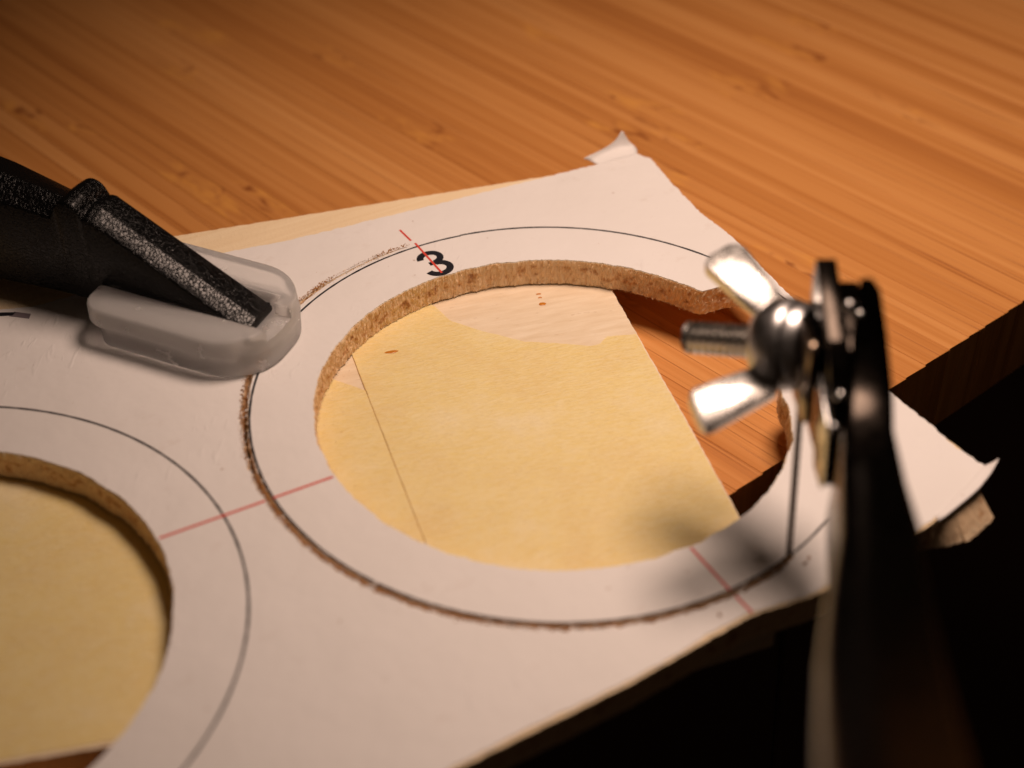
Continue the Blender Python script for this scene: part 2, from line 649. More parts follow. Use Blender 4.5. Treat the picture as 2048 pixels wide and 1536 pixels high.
# a brown line along the overlap of the two strips
ln = []
for k in range(41):
    t = k / 40
    p = Vector((-13.95, 20.6)).lerp(Vector((-22.0, -18.5)), t)
    ln.append(p)
vs, fs = [], []
for k, p in enumerate(ln):
    w = 0.035 + 0.03 * n1(k * 0.7, 3)
    vs += [(p.x - w, p.y, Z_B + 0.085), (p.x + w, p.y, Z_B + 0.16)]
    if k:
        fs.append((2 * k - 2, 2 * k - 1, 2 * k + 1, 2 * k))
obj_from('joint_line', vs, fs, mat_plain('joint_brown', (0.70, 0.48, 0.21), 0.8, 0.2), back)
for (cx, cy, rx, ry, on) in ((9.73, 18.98, 0.42, 0.32, 0.0), (10.3, 20.9, 0.3, 0.16, 0.0), (10.1, 20.2, 0.22, 0.14, 0.0), (-9.77, 19.23, 0.75, 0.26, 0.15)):
    bm = bmesh.new()
    bmesh.ops.create_uvsphere(bm, u_segments=16, v_segments=8, radius=1.0)
    for v in bm.verts:
        k = 1 + 0.25 * n3(v.co.x * 1.5 + cx, v.co.y * 1.5, v.co.z)
        c = Vector((v.co.x * rx * k, v.co.y * ry * k, v.co.z * 0.07))
        c.rotate(Matrix.Rotation(-0.3, 3, 'Z'))
        v.co = c + Vector((cx, cy, Z_B + on + 0.01))
    obj_bm('resin_drop', bm, M_RESIN, back, True)

# ------------------------------------------------------------------ plywood sheet with paper template
RING_R, HOLE_R = 32.0, 25.2
C2 = (-2.159 * 32.0, 0.0)
T_PAPER, T_PLY = 0.12, 3.4


def hole1_r(deg):
    """radius of the sawn opening in ring 3; it has a deep sawn notch on the right"""
    d = (deg + 180) % 360 - 180
    pts = [(-180, 25.2), (-60, 25.3), (-45, 25.2), (-35, 24.8), (-28, 24.2), (-24, 24.3), (-20, 24.8), (-17.5, 26.5), (-15, 28.8), (-11, 30.2), (4, 30.8), (11, 30.6), (13.9, 30.0), (15.3, 29.0), (16.3, 27.8), (17.5, 26.4), (18.2, 25.72), (19.5, 25.6), (30, 25.3), (60, 25.1), (180, 25.2)]
    for (a, ra), (b, rb) in zip(pts, pts[1:]):
        if a <= d <= b:
            return ra + (rb - ra) * (d - a) / (b - a)
    return HOLE_R


def circle_loop(c, rf, n, amp, freq, seed):
    lp = []
    for i in range(n):
        a = 2 * math.pi * i / n
        r = rf(math.degrees(a))
        r += amp * (n3(math.cos(a) * freq, math.sin(a) * freq, seed) + 0.55 * n3(math.cos(a) * freq * 4, math.sin(a) * freq * 4, seed + 5) + 0.45 * n3(math.cos(a) * freq * 11, math.sin(a) * freq * 11, seed + 8))
        lp.append((c[0] + r * math.cos(a), c[1] + r * math.sin(a)))
    return lp


H1 = circle_loop((0, 0), hole1_r, 1800, 0.19, 11.0, 1.0)
H2 = circle_loop(C2, lambda d: HOLE_R, 900, 0.16, 7.0, 4.0)

# the kerf sawn outside the black circle, from the blade clockwise to the top
def kerf(widen=0.0, seed=0.0):
    a0, a1 = math.radians(-75.2), math.radians(-268.0)
    n = 900
    inner, outer = [], []
    for i in range(n + 1):
        t = i / n
        a = a0 + (a1 - a0) * t
        d = -math.degrees(a)
        c = 32.33 + 0.10 * n3(math.cos(a) * 3, math.sin(a) * 3, 11)
        if d > 205:
            c += 0.62 * min(1, (d - 205) / 22) * (1 - 0.75 * max(0, (d - 232) / 30))
        if d < 80:
            c -= 0.30 * (80 - d) / 5
        w = 0.30 + 0.05 * n3(math.cos(a) * 12, math.sin(a) * 12, 3)
        if d > 228:
            w *= max(0.22, 1 - (d - 228) / 30)
        w *= min(1.0, 0.25 + (t * 60)) * min(1.0, 0.05 + (1 - t) * 30)
        ji = 0.12 * n3(math.cos(a) * 40, math.sin(a) * 40, 5 + seed) + 0.05 * n3(math.cos(a) * 110, math.sin(a) * 110, 6 + seed)
        jo = 0.26 * n3(math.cos(a) * 34, math.sin(a) * 34, 15 + seed) + 0.18 * n3(math.cos(a) * 120, math.sin(a) * 120, 16 + seed)
        ri, ro = c - w - widen + ji * w / 0.3, c + w + widen + jo * w / 0.3
        if ro < ri + 0.06:
            ro = ri + 0.06
        inner.append((ri * math.cos(a), ri * math.sin(a)))
        outer.append((ro * math.cos(a), ro * math.sin(a)))
    return outer + inner[::-1]


KERF = kerf()

paper_outline = [(-112, -38.2), (-60, -37.8), (-31.8, -37.2), (-22.9, -36.7), (-14.2, -36.5), (-8.7, -36.0), (-4, -35.3), (0.2, -35.1), (6.3, -35.9), (14, -35.4), (22.7, -33.8), (28, -32.2), (32.6, -30.9),
                 (31.9, -27), (31.8, -25.9), (32.0, -23.3), (31.7, -18.1), (32.2, -6), (33.0, 5), (33.9, 15.9), (33.5, 21.7), (34.2, 29), (35.0, 35.0), (34.0, 37.2),
                 (29.4, 37.1), (21.7, 37.7), (12.1, 38.5), (4, 39.0), (-1.2, 39.5), (-8.9, 40.1), (-14, 40.6), (-19.2, 41.6), (-27, 42.4), (-36, 42.0), (-43.0, 42.2), (-46.5, 43.4), (-60, 44.5), (-112, 47)]
ply_outline = [(-112, -38.9), (-60, -38.2), (-31.8, -37.5), (-14.2, -36.8), (0.2, -35.4), (6.3, -36.2), (14, -35.7), (23.5, -33.9), (29.6, -32.3), (31.7, -31.2),
               (32.2, -27), (31.4, -18), (31.7, -6), (32.4, 5), (33.2, 16), (33.0, 22), (33.6, 29), (33.9, 34.8),
               (21.7, 37.95), (-24.3, 48.0), (-60, 55.8), (-112, 67)]
PO = rough(resample(paper_outline, 0.25), 0.16, 1.1, 21.0)
WO = rough(resample(ply_outline, 0.3), 0.10, 0.8, 22.0)


def drop_paper(x, y):
    return 0.0


ply = thing('plywood_sheet', 'plywood sheet covered by a white paper template with round sawn holes', 'plywood', (0, 0, -T_PLY))


def slab(name, outer, holes, z_top, z_bot, levels, jit, mat, parent, seed):
    pts, tris = cap2d(outer, holes)
    vs = [(p[0], p[1], z_top) for p in pts]
    fs = [t for t in tris]
    base_n = len(pts)
    # walls
    start = 0
    for li, lp in enumerate([outer] + holes):
        n = len(lp)
        jj = jit * (0.18 if li == 0 else 1.0)
        rows = [list(range(start, start + n))]
        for L in range(1, levels + 1):
            z = z_top + (z_bot - z_top) * L / levels
            row = []
            slope = lambda p: (2.3 * (L / levels) * min(1.0, max(0.0, (p[0] - 22.0) / 4.0)) if (li == 0 and mat is M_PLY and p[1] < -32.0 and p[0] > 22.0) else 0.0)
            for i, p in enumerate(lp):
                a = Vector(lp[i - 1])
                b = Vector(lp[(i + 1) % n])
                t = b - a
                nr = Vector((t.y, -t.x)).normalized() if t.length > 1e-9 else Vector((0, 0))
                d = jj * (0.8 * n3(p[0] * 1.6, p[1] * 1.6, seed + z * 0.9) + 0.9 * n3(p[0] * 5, p[1] * 5, seed + z * 1.8) + 0.5 * n3(p[0] * 11, p[1] * 11, seed + z * 5))
                row.append(len(vs))
                d += slope(p)
                vs.append((p[0] + nr.x * d, p[1] + nr.y * d, z + (0.10 * n3(p[0] * 2.2, p[1] * 2.2, seed + 40) if L == levels else 0)))
            for i in range(n):
                j = (i + 1) % n
                fs.append((rows[-1][i], rows[-1][j], row[j], row[i]))
            rows.append(row)
        start += n
    # bottom cap
    bpts, btris = pts, tris
    off = len(vs)
    vs += [(p[0], p[1], z_bot) for p in bpts]
    fs += [(off + t[0], off + t[2], off + t[1]) for t in btris]
    return obj_from(name, vs, fs, mat, parent)


slab('plywood', WO, [H1, H2, KERF], -T_PAPER - 0.005, -T_PLY, 12, 0.16, M_PLY, ply, 3.0)
H1p = circle_loop((0, 0), lambda d: hole1_r(d) + 0.05, 1800, 0.19, 11.0, 1.0)
H2p = circle_loop(C2, lambda d: HOLE_R + 0.06, 900, 0.16, 7.0, 4.0)
KP = kerf(0.06, 0.0)
paper = slab('paper_template', PO, [H1p, H2p, KP], 0.0, -T_PAPER, 1, 0.05, M_PAPER, ply, 9.0)

# --- torn, curled tips of the paper at the two right corners
def flap(rows, name, label):
    """rows: list of polylines (same length) of 3D points -> thin two-sided sheet"""
    vs, fs = [], []
    w = len(rows[0])
    for r in rows:
        vs += r
    for a in range(len(rows) - 1):
        for b in range(w - 1):
            fs.append((a * w + b, a * w + b + 1, (a + 1) * w + b + 1, (a + 1) * w + b))
    o = obj_from(name, vs, fs, M_PAPER, ply, True, label)
    md = o.modifiers.new('sub', 'SUBSURF')
    md.levels = md.render_levels = 2
    so = o.modifiers.new('thick', 'SOLIDIFY')
    so.thickness = 0.09 * MM
    return o


flap([[(28.2, 37.0, 0.02), (30.0, 37.0, 0.02), (32.0, 36.9, 0.02), (34.3, 36.6, 0.02)],
      [(28.0, 37.9, 0.10), (30.2, 38.4, 0.25), (32.6, 38.9, 0.35), (34.8, 38.2, 0.1)],
      [(27.6, 38.1, 0.35), (30.6, 38.7, 0.4), (32.8, 39.0, 0.8), (34.4, 38.5, 0.5)],
      [(27.0, 38.2, 0.65), (31.4, 38.9, 0.5), (33.0, 39.2, 1.5), (33.9, 38.8, 1.0)],
      [(26.7, 38.3, 0.75), (32.3, 39.0, 0.8), (33.1, 39.3, 2.6), (33.4, 39.1, 2.2)]], 'paper_tear', 'torn curled paper tip at the far corner')
flap([[(23.2, -33.6, 0.02), (27.0, -32.4, 0.02), (30.2, -31.3, 0.02), (32.3, -30.3, 0.02)],
      [(23.1, -34.0, 0.0), (27.3, -33.0, 0.10), (30.9, -31.9, 0.25), (32.9, -30.7, 0.35)],
      [(23.2, -34.2, -0.05), (27.6, -33.4, 0.12), (31.3, -32.4, 0.4), (33.5, -31.0, 1.0)],
      [(23.3, -34.2, -0.1), (27.5, -33.1, 0.05), (31.0, -32.2, 0.3), (33.7, -31.0, 1.1)]], 'paper_tear', 'lifted paper edge at the near right corner')

# --- printed marks, flat ink on the paper
def arc_strip(c, r, w, d0, d1, z, name, mat, n=None, brk=None):
    n = n or max(8, int(abs(d1 - d0) * 1.5))
    vs, fs = [], []
    for i in range(n + 1):
        a = math.radians(d0 + (d1 - d0) * i / n)
        ww = w * (1 + 0.25 * n1(i * 0.35, r))
        for rr in (r - ww / 2, r + ww / 2):
            vs.append((c[0] + rr * math.cos(a), c[1] + rr * math.sin(a), z))
        if i and not (brk and brk(math.degrees(a))):
            fs.append((2 * i - 2, 2 * i, 2 * i + 1, 2 * i - 1) if d1 < d0 else (2 * i - 2, 2 * i - 1, 2 * i + 1, 2 * i))
    return obj_from(name, vs, fs, mat, ply)


ZP = 0.012
arc_strip((0, 0), 31.86, 0.25, -77, -280, ZP, 'printed_circle', M_INK)
arc_strip((0, 0), 31.95, 0.27, 80, -75, ZP, 'printed_circle', M_INK)
arc_strip(C2, 32.0, 0.27, 0, 360, ZP, 'printed_circle', M_INK, 700)

def line_strip(a, b, w, z, name, mat):
    a, b = Vector(a), Vector(b)
    t = (b - a).normalized()
    nr = Vector((-t.y, t.x)) * w / 2
    vs = [(*(a - nr), z), (*(b - nr), z), (*(b + nr), z), (*(a + nr), z)]
    return obj_from(name, vs, [(0, 1, 2, 3)], mat, ply)


line_strip((-43.6, 0.15), (-32.75, 0.05), 0.30, ZP + 0.008, 'printed_cross_line', M_RED)
line_strip((-31.9, 0.05), (-25.5, 0.0), 0.30, ZP + 0.008, 'printed_cross_line', M_RED)
line_strip((-0.3, 36.0), (-0.15, 33.3), 0.27, ZP + 0.008, 'printed_cross_line', M_RED)
line_strip((0.05, 32.6), (0.05, 25.7), 0.27, ZP + 0.014, 'printed_cross_line', M_RED)
line_strip((0.1, -25.6), (0.15, -31.9), 0.30, ZP + 0.008, 'printed_cross_line', M_RED)
line_strip((0.2, -32.8), (0.3, -35.2), 0.30, ZP + 0.008, 'printed_cross_line', M_RED)


def stroke(path, w, z, vs, fs):
    b = len(vs)
    n = len(path)
    for i, p in enumerate(path):
        a = path[max(0, i - 1)]
        c = path[min(n - 1, i + 1)]
        t = Vector((c[0] - a[0], c[1] - a[1])).normalized()
        nr = Vector((-t.y, t.x)) * (w[i] if isinstance(w, list) else w) / 2
        vs += [(p[0] - nr.x, p[1] - nr.y, z), (p[0] + nr.x, p[1] + nr.y, z)]
        if i:
            k = b + 2 * i
            fs.append((k - 2, k, k + 1, k - 1))


vs, fs = [], []
up = [(0.22 + 1.22 * math.cos(math.radians(a)), 29.02 + 1.02 * math.sin(math.radians(a))) for a in range(180, -86, -8)]
lo3 = [(0.20 + 1.36 * math.cos(math.radians(a)), 26.72 + 1.12 * math.sin(math.radians(a))) for a in range(84, -176, -8)]
stroke(up, 0.82, ZP + 0.004, vs, fs)
stroke(lo3, 0.86, ZP + 0.006, vs, fs)
stroke([(-0.42, 27.92), (0.45, 27.92)], 0.68, ZP + 0.008, vs, fs)
obj_from('printed_number', vs, fs, M_INK, ply, label='bold black numeral 3 crossed by a red line')
# fragment of black print and a grey patch at the far left edge
obj_from('edge_mark', [(-48.5, 43.3, ZP), (-47.0, 42.2, ZP), (-45.8, 41.7, ZP), (-45.3, 42.1, ZP), (-46.0, 42.5, ZP), (-46.8, 42.9, ZP)], [(0, 1, 2, 3, 4, 5)], M_INK, ply)
obj_from('edge_mark', [(-46.2, 41.75, ZP - 0.004), (-44.35, 40.2, ZP - 0.004), (-43.9, 41.0, ZP - 0.004), (-45.4, 42.3, ZP - 0.004)], [(0, 1, 2, 3)], M_GREY, ply)

# --- torn fibres standing out of the sawn edges (joined: too many and too small to pick apart)
vs, fs = [], []
rf = random.Random(11)


def fibre(p, d, L, w):
    side = d.cross(Vector((rf.uniform(-1, 1), rf.uniform(-1, 1), rf.uniform(-1, 1)))).normalized() * w
    bend = Vector((rf.uniform(-1, 1), rf.uniform(-1, 1), rf.uniform(-1, 1))) * L * 0.25
    b = len(vs)
    m = p + d * L * 0.55 + bend
    e = p + d * L
    vs.extend([p - side, p + side, m + side * 0.7, m - side * 0.7, e])
    fs.extend([(b, b + 1, b + 2, b + 3), (b + 3, b + 2, b + 4)])


for k in range(5200):
    a = math.radians(rf.uniform(20, 215))
    z = rf.choice((rf.uniform(-3.3, -0.2), rf.uniform(-0.6, -0.1), rf.uniform(-3.5, -2.9)))
    r = hole1_r(math.degrees(a)) + 0.10
    inward = Vector((-math.cos(a), -math.sin(a), 0))
    tang = Vector((-math.sin(a), math.cos(a), 0))
    d = (inward * rf.uniform(0.2, 0.8) + tang * rf.uniform(-0.9, 0.9) + Vector((0, 0, rf.uniform(-0.8, 0.9)))).normalized()
    fibre(Vector((r * math.cos(a), r * math.sin(a), z)), d, rf.uniform(0.15, 0.55), rf.uniform(0.012, 0.04))
for k in range(500):
    a = math.radians(rf.uniform(-30, 20))
    z = rf.uniform(-3.4, -0.2)
    r = hole1_r(math.degrees(a)) + 0.08
    d = (Vector((-math.cos(a), -math.sin(a), 0)) * 0.6 + Vector((rf.uniform(-.8, .8), rf.uniform(-.8, .8), rf.uniform(-.8, .8)))).normalized()
    fibre(Vector((r * math.cos(a), r * math.sin(a), z)), d, rf.uniform(0.2, 0.6), rf.uniform(0.015, 0.04))
for k in range(2600):
    dd = rf.uniform(78, 264)
    a = math.radians(-dd)
    r = 32.36 + (0.62 * min(1, max(0, (dd - 205) / 22)) * (1 - 0.75 * max(0, (dd - 232) / 30)))
    out = Vector((math.cos(a), math.sin(a), 0))
    r += rf.choice((-0.26, 0.28, 0.30))
    z = rf.uniform(-0.35, 0.0)
    d = (out * rf.uniform(-0.9, 0.9) + Vector((-out.y, out.x, 0)) * rf.uniform(-0.8, 0.8) + Vector((0, 0, rf.uniform(0.1, 0.5)))).normalized()
    fibre(Vector((r * math.cos(a), r * math.sin(a), z)), d, rf.uniform(0.12, 0.42), rf.uniform(0.012, 0.035))
fb = obj_from('torn_fibres', vs, fs, M_FIBRE, ply)
fb['kind'] = 'stuff'

vs, fs = [], []
rp = random.Random(23)
for k in range(900):
    dd = rp.uniform(78, 262)
    a = math.radians(-dd)
    off = 0.62 * min(1, max(0, (dd - 205) / 22)) * (1 - 0.75 * max(0, (dd - 232) / 30))
    out = Vector((math.cos(a), math.sin(a), 0))
    tan = Vector((-out.y, out.x, 0))
    side = rp.choice((-1, 1, 1))
    p = out * (32.36 + off + side * rp.uniform(0.24, 0.40)) + Vector((0, 0, 0.015))
    L_ = rp.uniform(0.1, 0.45) * (0.6 + max(0, n3(out.x * 14, out.y * 14, 31)) * 2.0)
    w_ = rp.uniform(0.05, 0.16)
    b = len(vs)
    tip = p - out * side * L_ * rp.uniform(-0.6, 0.9) + tan * rp.uniform(-0.25, 0.25) + Vector((0, 0, rp.uniform(0.02, 0.22)))
    vs += [p - tan * w_, p + tan * w_, tip + tan * w_ * 0.3, tip]
    fs.append((b, b + 1, b + 2, b + 3))
sh = obj_from('paper_shreds', vs, fs, M_PAPER, ply)
sh['kind'] = 'stuff'

# ------------------------------------------------------------------ sawdust crumbs
bm = bmesh.new()
rc = random.Random(5)


def crumb(p, s):
    mtx = Matrix.Translation(p) @ Matrix.Rotation(rc.uniform(0, 6.28), 4, Vector((rc.uniform(-1, 1), rc.uniform(-1, 1), rc.uniform(-1, 1))).normalized()) @ Matrix.Diagonal((s * rc.uniform(0.5, 1.6), s * rc.uniform(0.4, 0.9), s * rc.uniform(0.3, 0.7), 1))
    r = bmesh.ops.create_icosphere(bm, subdivisions=1, radius=1.0, matrix=mtx)
    for v in r['verts']:
        v.co += Vector((rc.uniform(-1, 1), rc.uniform(-1, 1), rc.uniform(-1, 1))) * s * 0.25


for k in range(1500):
    t = rc.random()
    dd = rc.choice((rc.uniform(215, 269), rc.uniform(160, 268), rc.uniform(84, 250)))
    a = math.radians(-dd)
    off = 0.62 * min(1, max(0, (dd - 205) / 22)) * (1 - 0.75 * max(0, (dd - 232) / 30))
    cl = max(0.0, n3(math.cos(a) * 9, math.sin(a) * 9, 77) + 0.25)
    r = 32.58 + off + rc.gauss(0.10, 0.15)
    s = rc.uniform(0.03, 0.11) * (0.35 + 1.8 * cl)
    crumb(Vector((r * math.cos(a), r * math.sin(a), s * 0.4)), s)
for k in range(46):
    x, y = rc.uniform(-45, 25), rc.uniform(-34, 37)
    r = math.hypot(x, y)
    if r < 27 or abs(r - 32.5) < 1.2 or math.hypot(x - C2[0], y) < 27 or x > 24:
        continue
    s = rc.uniform(0.02, 0.06)
    crumb(Vector((x, y, s * 0.4)), s)
for k in range(26):
    a = rc.uniform(2.2, 3.4)
    r = rc.uniform(22, 24.6)
    s = rc.uniform(0.02, 0.06)
    crumb(Vector((r * math.cos(a), r * math.sin(a), Z_B + 0.17 + s * 0.4)), s)
for k in range(40):
    q_ = qdir * rc.uniform(-20, 110) + gdir * rc.uniform(-2, 110)
    if q_.x < 36 and q_.y < 46:
        continue
    crumb(Vector((q_.x, q_.y, Z_T + 0.06)), rc.uniform(0.04, 0.16))
crumb(Vector((-2.5, -34.0, 0.12)), 0.26)
crumb(Vector((8.3, -32.6, 0.15)), 0.30)
crumb(Vector((9.0, -32.2, 0.12)), 0.22)
sd = obj_bm('sawdust', bm, M_CRUMB, None)
sd['kind'] = 'stuff'
sd['label'] = 'brown sawdust crumbs scattered along the sawn circle on the paper'
sd['category'] = 'sawdust'

# ------------------------------------------------------------------ clamp with translucent pad
PF = Vector((-28.0, 17.0, 0.0))
E1 = Vector((-0.607, 0.795, 0)).normalized()
E2 = Vector((E1.y, -E1.x, 0))
ZU = Vector((0, 0, 1))


def L(s, v, z):
    return PF + E1 * s + E2 * v + ZU * z


clamp = thing('bar_clamp', 'black textured clamp jaw with a frosted translucent pad pressing on the paper', 'clamp', tuple(L(9, 7, 0.01)))


def jaw_top(s):
    if s < 20.6:
        z = 4.5 + 0.515 * (s - 2.4)
    else:
        z = 13.88 - 0.25 * min(1, (s - 20.6) / 0.9) + max(0, s - 25) * 0.145
    # rounded cross ridge
    d = (s - 23.2) / 1.75
    if abs(d) < 1:
        z = max(z, 13.1 + 1.75 * math.sqrt(1 - d * d) * 1.05)
    return z


rows = []
ss = [1.9, 2.05] + [2.4 + 0.5 * i for i in range(37)] + [20.9 + 0.14 * i for i in range(34)] + [25.8 + 1.2 * i for i in range(50)]
for k, s in enumerate(ss):
    zt = jaw_top(s)
    if k == 0:
        zt -= 0.5
    bot = 2.2
    inset = 0.25 if k == 0 else 0.0
    onb = abs(s - 23.2) < 1.75
    roll = (0.72 if s < 25.3 else 1.6) if not onb else 0.35
    wv = 0.0 if s < 26 else min(0.8, (s - 26) * 0.1)
    v0, v1 = 4.45 + inset - wv, 10.0 - inset + wv
    prof = [(v0 + 0.15, bot), (v0, bot + 0.2), (v0 + 0.02, zt - roll - 0.18), (v0 + 0.10, zt - roll - 0.02), (v0 + 0.28, zt - roll + 0.10),
            (5.6, zt - 0.47 * roll), (6.55, zt - 0.06), (6.75, zt - 0.02), (6.95, zt - 0.05), (8.4, zt - 0.36 * roll), (v1 - 0.3, zt - 0.8 * roll), (v1 - 0.05, zt - 0.95 * roll), (v1, zt - 1.2 * roll - 0.1), (v1, bot + 0.2), (v1 - 0.15, bot)]
    rows.append([L(s, a, b) for a, b in prof])
vs, fs = [], []
w = len(rows[0])
for r in rows:
    vs += r
for a in range(len(rows) - 1):
    for b in range(w):
        c = (b + 1) % w
        fs.append((a * w + b, a * w + c, (a + 1) * w + c, (a + 1) * w + b))
fs.append(tuple(range(w))[::-1])
fs.append(tuple(range((len(rows) - 1) * w, len(rows) * w)))
jaw = obj_from('jaw', vs, fs, M_JAW, clamp)
auto_smooth(jaw, 40)
bm = bmesh.new()
box_bm(bm, L(10.8, 7.4, 2.45), E1 * 8.0, E2 * 4.9, ZU * 0.85)
bevel_all(bm, 0.35, 2)
obj_bm('jaw_foot', bm, M_JAW, clamp, True)


def rounded_rect(s0, s1, v0, v1, rt, rb, inset):
    s0, s1, v0, v1 = s0 + inset, s1 - inset, v0 + inset, v1 - inset
    rt, rb = max(0.3, rt - inset), max(0.3, rb - inset)
    pts = []
    for cs, cv, r, a0 in ((s0 + rt, v0 + rt, rt, 180), (s1 - rb, v0 + rb, rb, 270), (s1 - rb, v1 - rb, rb, 0), (s0 + rt, v1 - rt, rt, 90)):
        for i in range(13):
            a = math.radians(a0 + 90 * i / 12)
            pts.append((cs + r * math.cos(a), cv + r * math.sin(a)))
    return pts


vs, fs = [], []
levels = [(0.02, 0.55, -1.55, 19.4), (0.2, 0.35, -1.55, 19.4), (2.5, 0.3, -1.55, 19.5), (2.75, 0.05, -1.3, 20.1), (3.0, 0.0, -1.1, 20.3), (4.62, 0.0, -0.9, 20.3), (4.9, 0.1, -0.9, 20.3), (5.0, 0.34, -0.9, 20.3)]
for z, ins, sa, sb in levels:
    vs += [L(a, b, z) for a, b in rounded_rect(sa, sb, 0.0, 15.1, 6.4, 2.6, ins)]
w = 52
for k in range(len(levels) - 1):
    for i in range(w):
        j = (i + 1) % w
        fs.append((k * w + i, k * w + j, (k + 1) * w + j, (k + 1) * w + i))
fs.append(tuple(range(w))[::-1])
fs.append(tuple(range((len(levels) - 1) * w, len(levels) * w)))
pad = obj_from('pad', vs, fs, M_PAD, clamp, label='frosted translucent plastic pad around the clamp foot')


def cutter(c, a, b, z):
    bm = bmesh.new()
    box_bm(bm, c, a, b, z)
    me = bpy.data.meshes.new('cut')
    bmesh.ops.recalc_face_normals(bm, faces=bm.faces)
    bm.to_mesh(me)
    bm.free()
    for v in me.vertices:
        v.co *= MM
    o = bpy.data.objects.new('cut', me)
    COL.objects.link(o)
    return o


bm = bmesh.new()
bm.from_mesh(pad.data)
bmesh.ops.recalc_face_normals(bm, faces=bm.faces)
bm.to_mesh(pad.data)
bm.free()
cuts = [cutter(L(12, 7.35, 6.2), E1 * 11.0, E2 * 3.05, ZU * 3.0),        # slot for the web
        cutter(L(10.8, 7.4, 2.5), E1 * 8.3, E2 * 5.15, ZU * 1.1),        # pocket for the foot
        cutter(L(0.0, 6.6, 6.6), E1 * 3.0, E2 * 2.3, ZU * 3.0)]           # lowered end wall
for c in cuts:
    md = pad.modifiers.new('b', 'BOOLEAN')
    md.operation = 'DIFFERENCE'
    md.solver = 'EXACT'
    md.object = c
bpy.context.view_layer.update()
dg = bpy.context.evaluated_depsgraph_get()
nm = bpy.data.meshes.new_from_object(pad.evaluated_get(dg))
pad.modifiers.clear()
pad.data = nm
for c in cuts:
    bpy.data.objects.remove(c, do_unlink=True)
auto_smooth(pad, 48)

# ------------------------------------------------------------------ fret saw
R_ = Vector((CAM_R[0][0], CAM_R[1][0], 0)).normalized()       # across the saw (to the right, horizontal)
U_ = -R_                                                       # the way the clamp screw points
CR = Matrix(CAM_R)
CC = Vector(CAM_C)


def at(x, y, D):
    """measured point of the saw: picture position (of 2048 x 1536) and distance"""
    f = 3279.1
    return CC + CR @ (Vector(((x - 1024) / f, -(y - 768) / f, -1.0)) * D)


saw = thing('fret_saw', 'metal fret saw with wing nut clamp and thin blade standing in the cut', 'saw', (7.8, -30.9, -40))
# blade
BL0, BL1 = Vector((7.83, -30.75, 0)), Vector((7.0, -30.42, 14.52))
bdir = (BL1 - BL0).normalized()
bm = bmesh.new()
tdir = Vector((math.sin(math.radians(75.8)), math.cos(math.radians(75.8)), 0))  # along the kerf
ndir = bdir.cross(tdir).normalized()
N_T = 120
z0, z1 = -42.0, 23.0
prev = None
for i in range(N_T + 1):
    t = z0 + (z1 - z0) * i / N_T
    c = BL0 + bdir * t
    tooth = 0.10 if i % 2 else 0.0
    q4 = [bm.verts.new(c + tdir * (0.42 - tooth) + ndir * 0.13), bm.verts.new(c + tdir * (0.42 - tooth) - ndir * 0.13), bm.verts.new(c - tdir * 0.38 - ndir * 0.13), bm.verts.new(c - tdir * 0.38 + ndir * 0.13)]
    if prev:
        for k in range(4):
            bm.faces.new((prev[k], prev[(k + 1) % 4], q4[(k + 1) % 4], q4[k]))
    prev = q4
obj_bm('blade', bm, M_BLADE, saw)

# frame arm, running from the clamp up towards the viewer
arm = [((1720, 556, 136.8), 1.2, 6.5), ((1718, 574, 136.6), 1.9, 8), ((1706, 660, 136.2), 3.0, 10), ((1694, 760, 135.2), 3.9, 11), ((1685, 850, 132.6), 4.3, 11.5), ((1680, 950, 126.5), 5.2, 11), ((1676, 1060, 119), 6.3, 9.5),
       ((1650, 1190, 110), 7.5, 8.5), ((1636, 1310, 101.5), 8.2, 8.2), ((1634, 1440, 92), 8.5, 8.0), ((1636, 1540, 85), 8.6, 8.0), ((1682, 1900, 66), 8.0, 8.0), ((1712, 2400, 50), 8.0, 8.0)]
ctr = [at(*a[0]) for a in arm]
rows = []
for i, (p, wd, ht) in enumerate(arm):
    d = (ctr[min(i + 1, len(arm) - 1)] - ctr[max(i - 1, 0)]).normalized()
    if i < 4:
        d = (ctr[8] - ctr[2]).normalized()
    hv = R_.cross(d).normalized()
    if hv.z < 0:
        hv = -hv
    r = min(0.9, wd * 0.3)
    row = []
    for (cx, cy, a0) in ((r, -r, 180), (wd - r, -r, 90), (wd - r, -ht + r, 0), (r, -ht + r, 270)):
        for k in range(5):
            a = math.radians(a0 - 90 * k / 4)
            row.append(ctr[i] + R_ * (cx + r * math.cos(a)) + hv * (cy + r * math.sin(a)))
    rows.append(row)
vs, fs = [], []
w = len(rows[0])
for r in rows:
    vs += r
for a in range(len(rows) - 1):
    for b in range(w):
        c = (b + 1) % w
        fs.append((a * w + b, (a + 1) * w + b, (a + 1) * w + c, a * w + c))
fs.append(tuple(range(w)))
fs.append(tuple(range((len(rows) - 1) * w, len(rows) * w))[::-1])
o = obj_from('frame_arm', vs, fs, M_FRAME, saw)
auto_smooth(o, 50)
bm = bmesh.new()
bm.from_mesh(o.data)
bmesh.ops.recalc_face_normals(bm, faces=bm.faces)
bm.to_mesh(o.data)
bm.free()

# clamp plates either side of the blade
def plate(pts, th, name, mat, label=None, bev=0.18):
    """flat plate: outline pts (3D, planar), thickness th along R_"""
    bm = bmesh.new()
    a = [bm.verts.new(p) for p in pts]
    b = [bm.verts.new(p + R_ * th) for p in pts]
    n = len(pts)
    bm.faces.new(a)
    bm.faces.new(b[::-1])
    for i in range(n):
        j = (i + 1) % n
        bm.faces.new((a[i], b[i], b[j], a[j]))
    bmesh.ops.recalc_face_normals(bm, faces=bm.faces)
    bmesh.ops.bevel(bm, geom=bm.edges[:], offset=bev, segments=2, profile=0.5, affect='EDGES')
    o = obj_bm(name, bm, mat, saw, False, label)
    auto_smooth(o, 40)
    return o


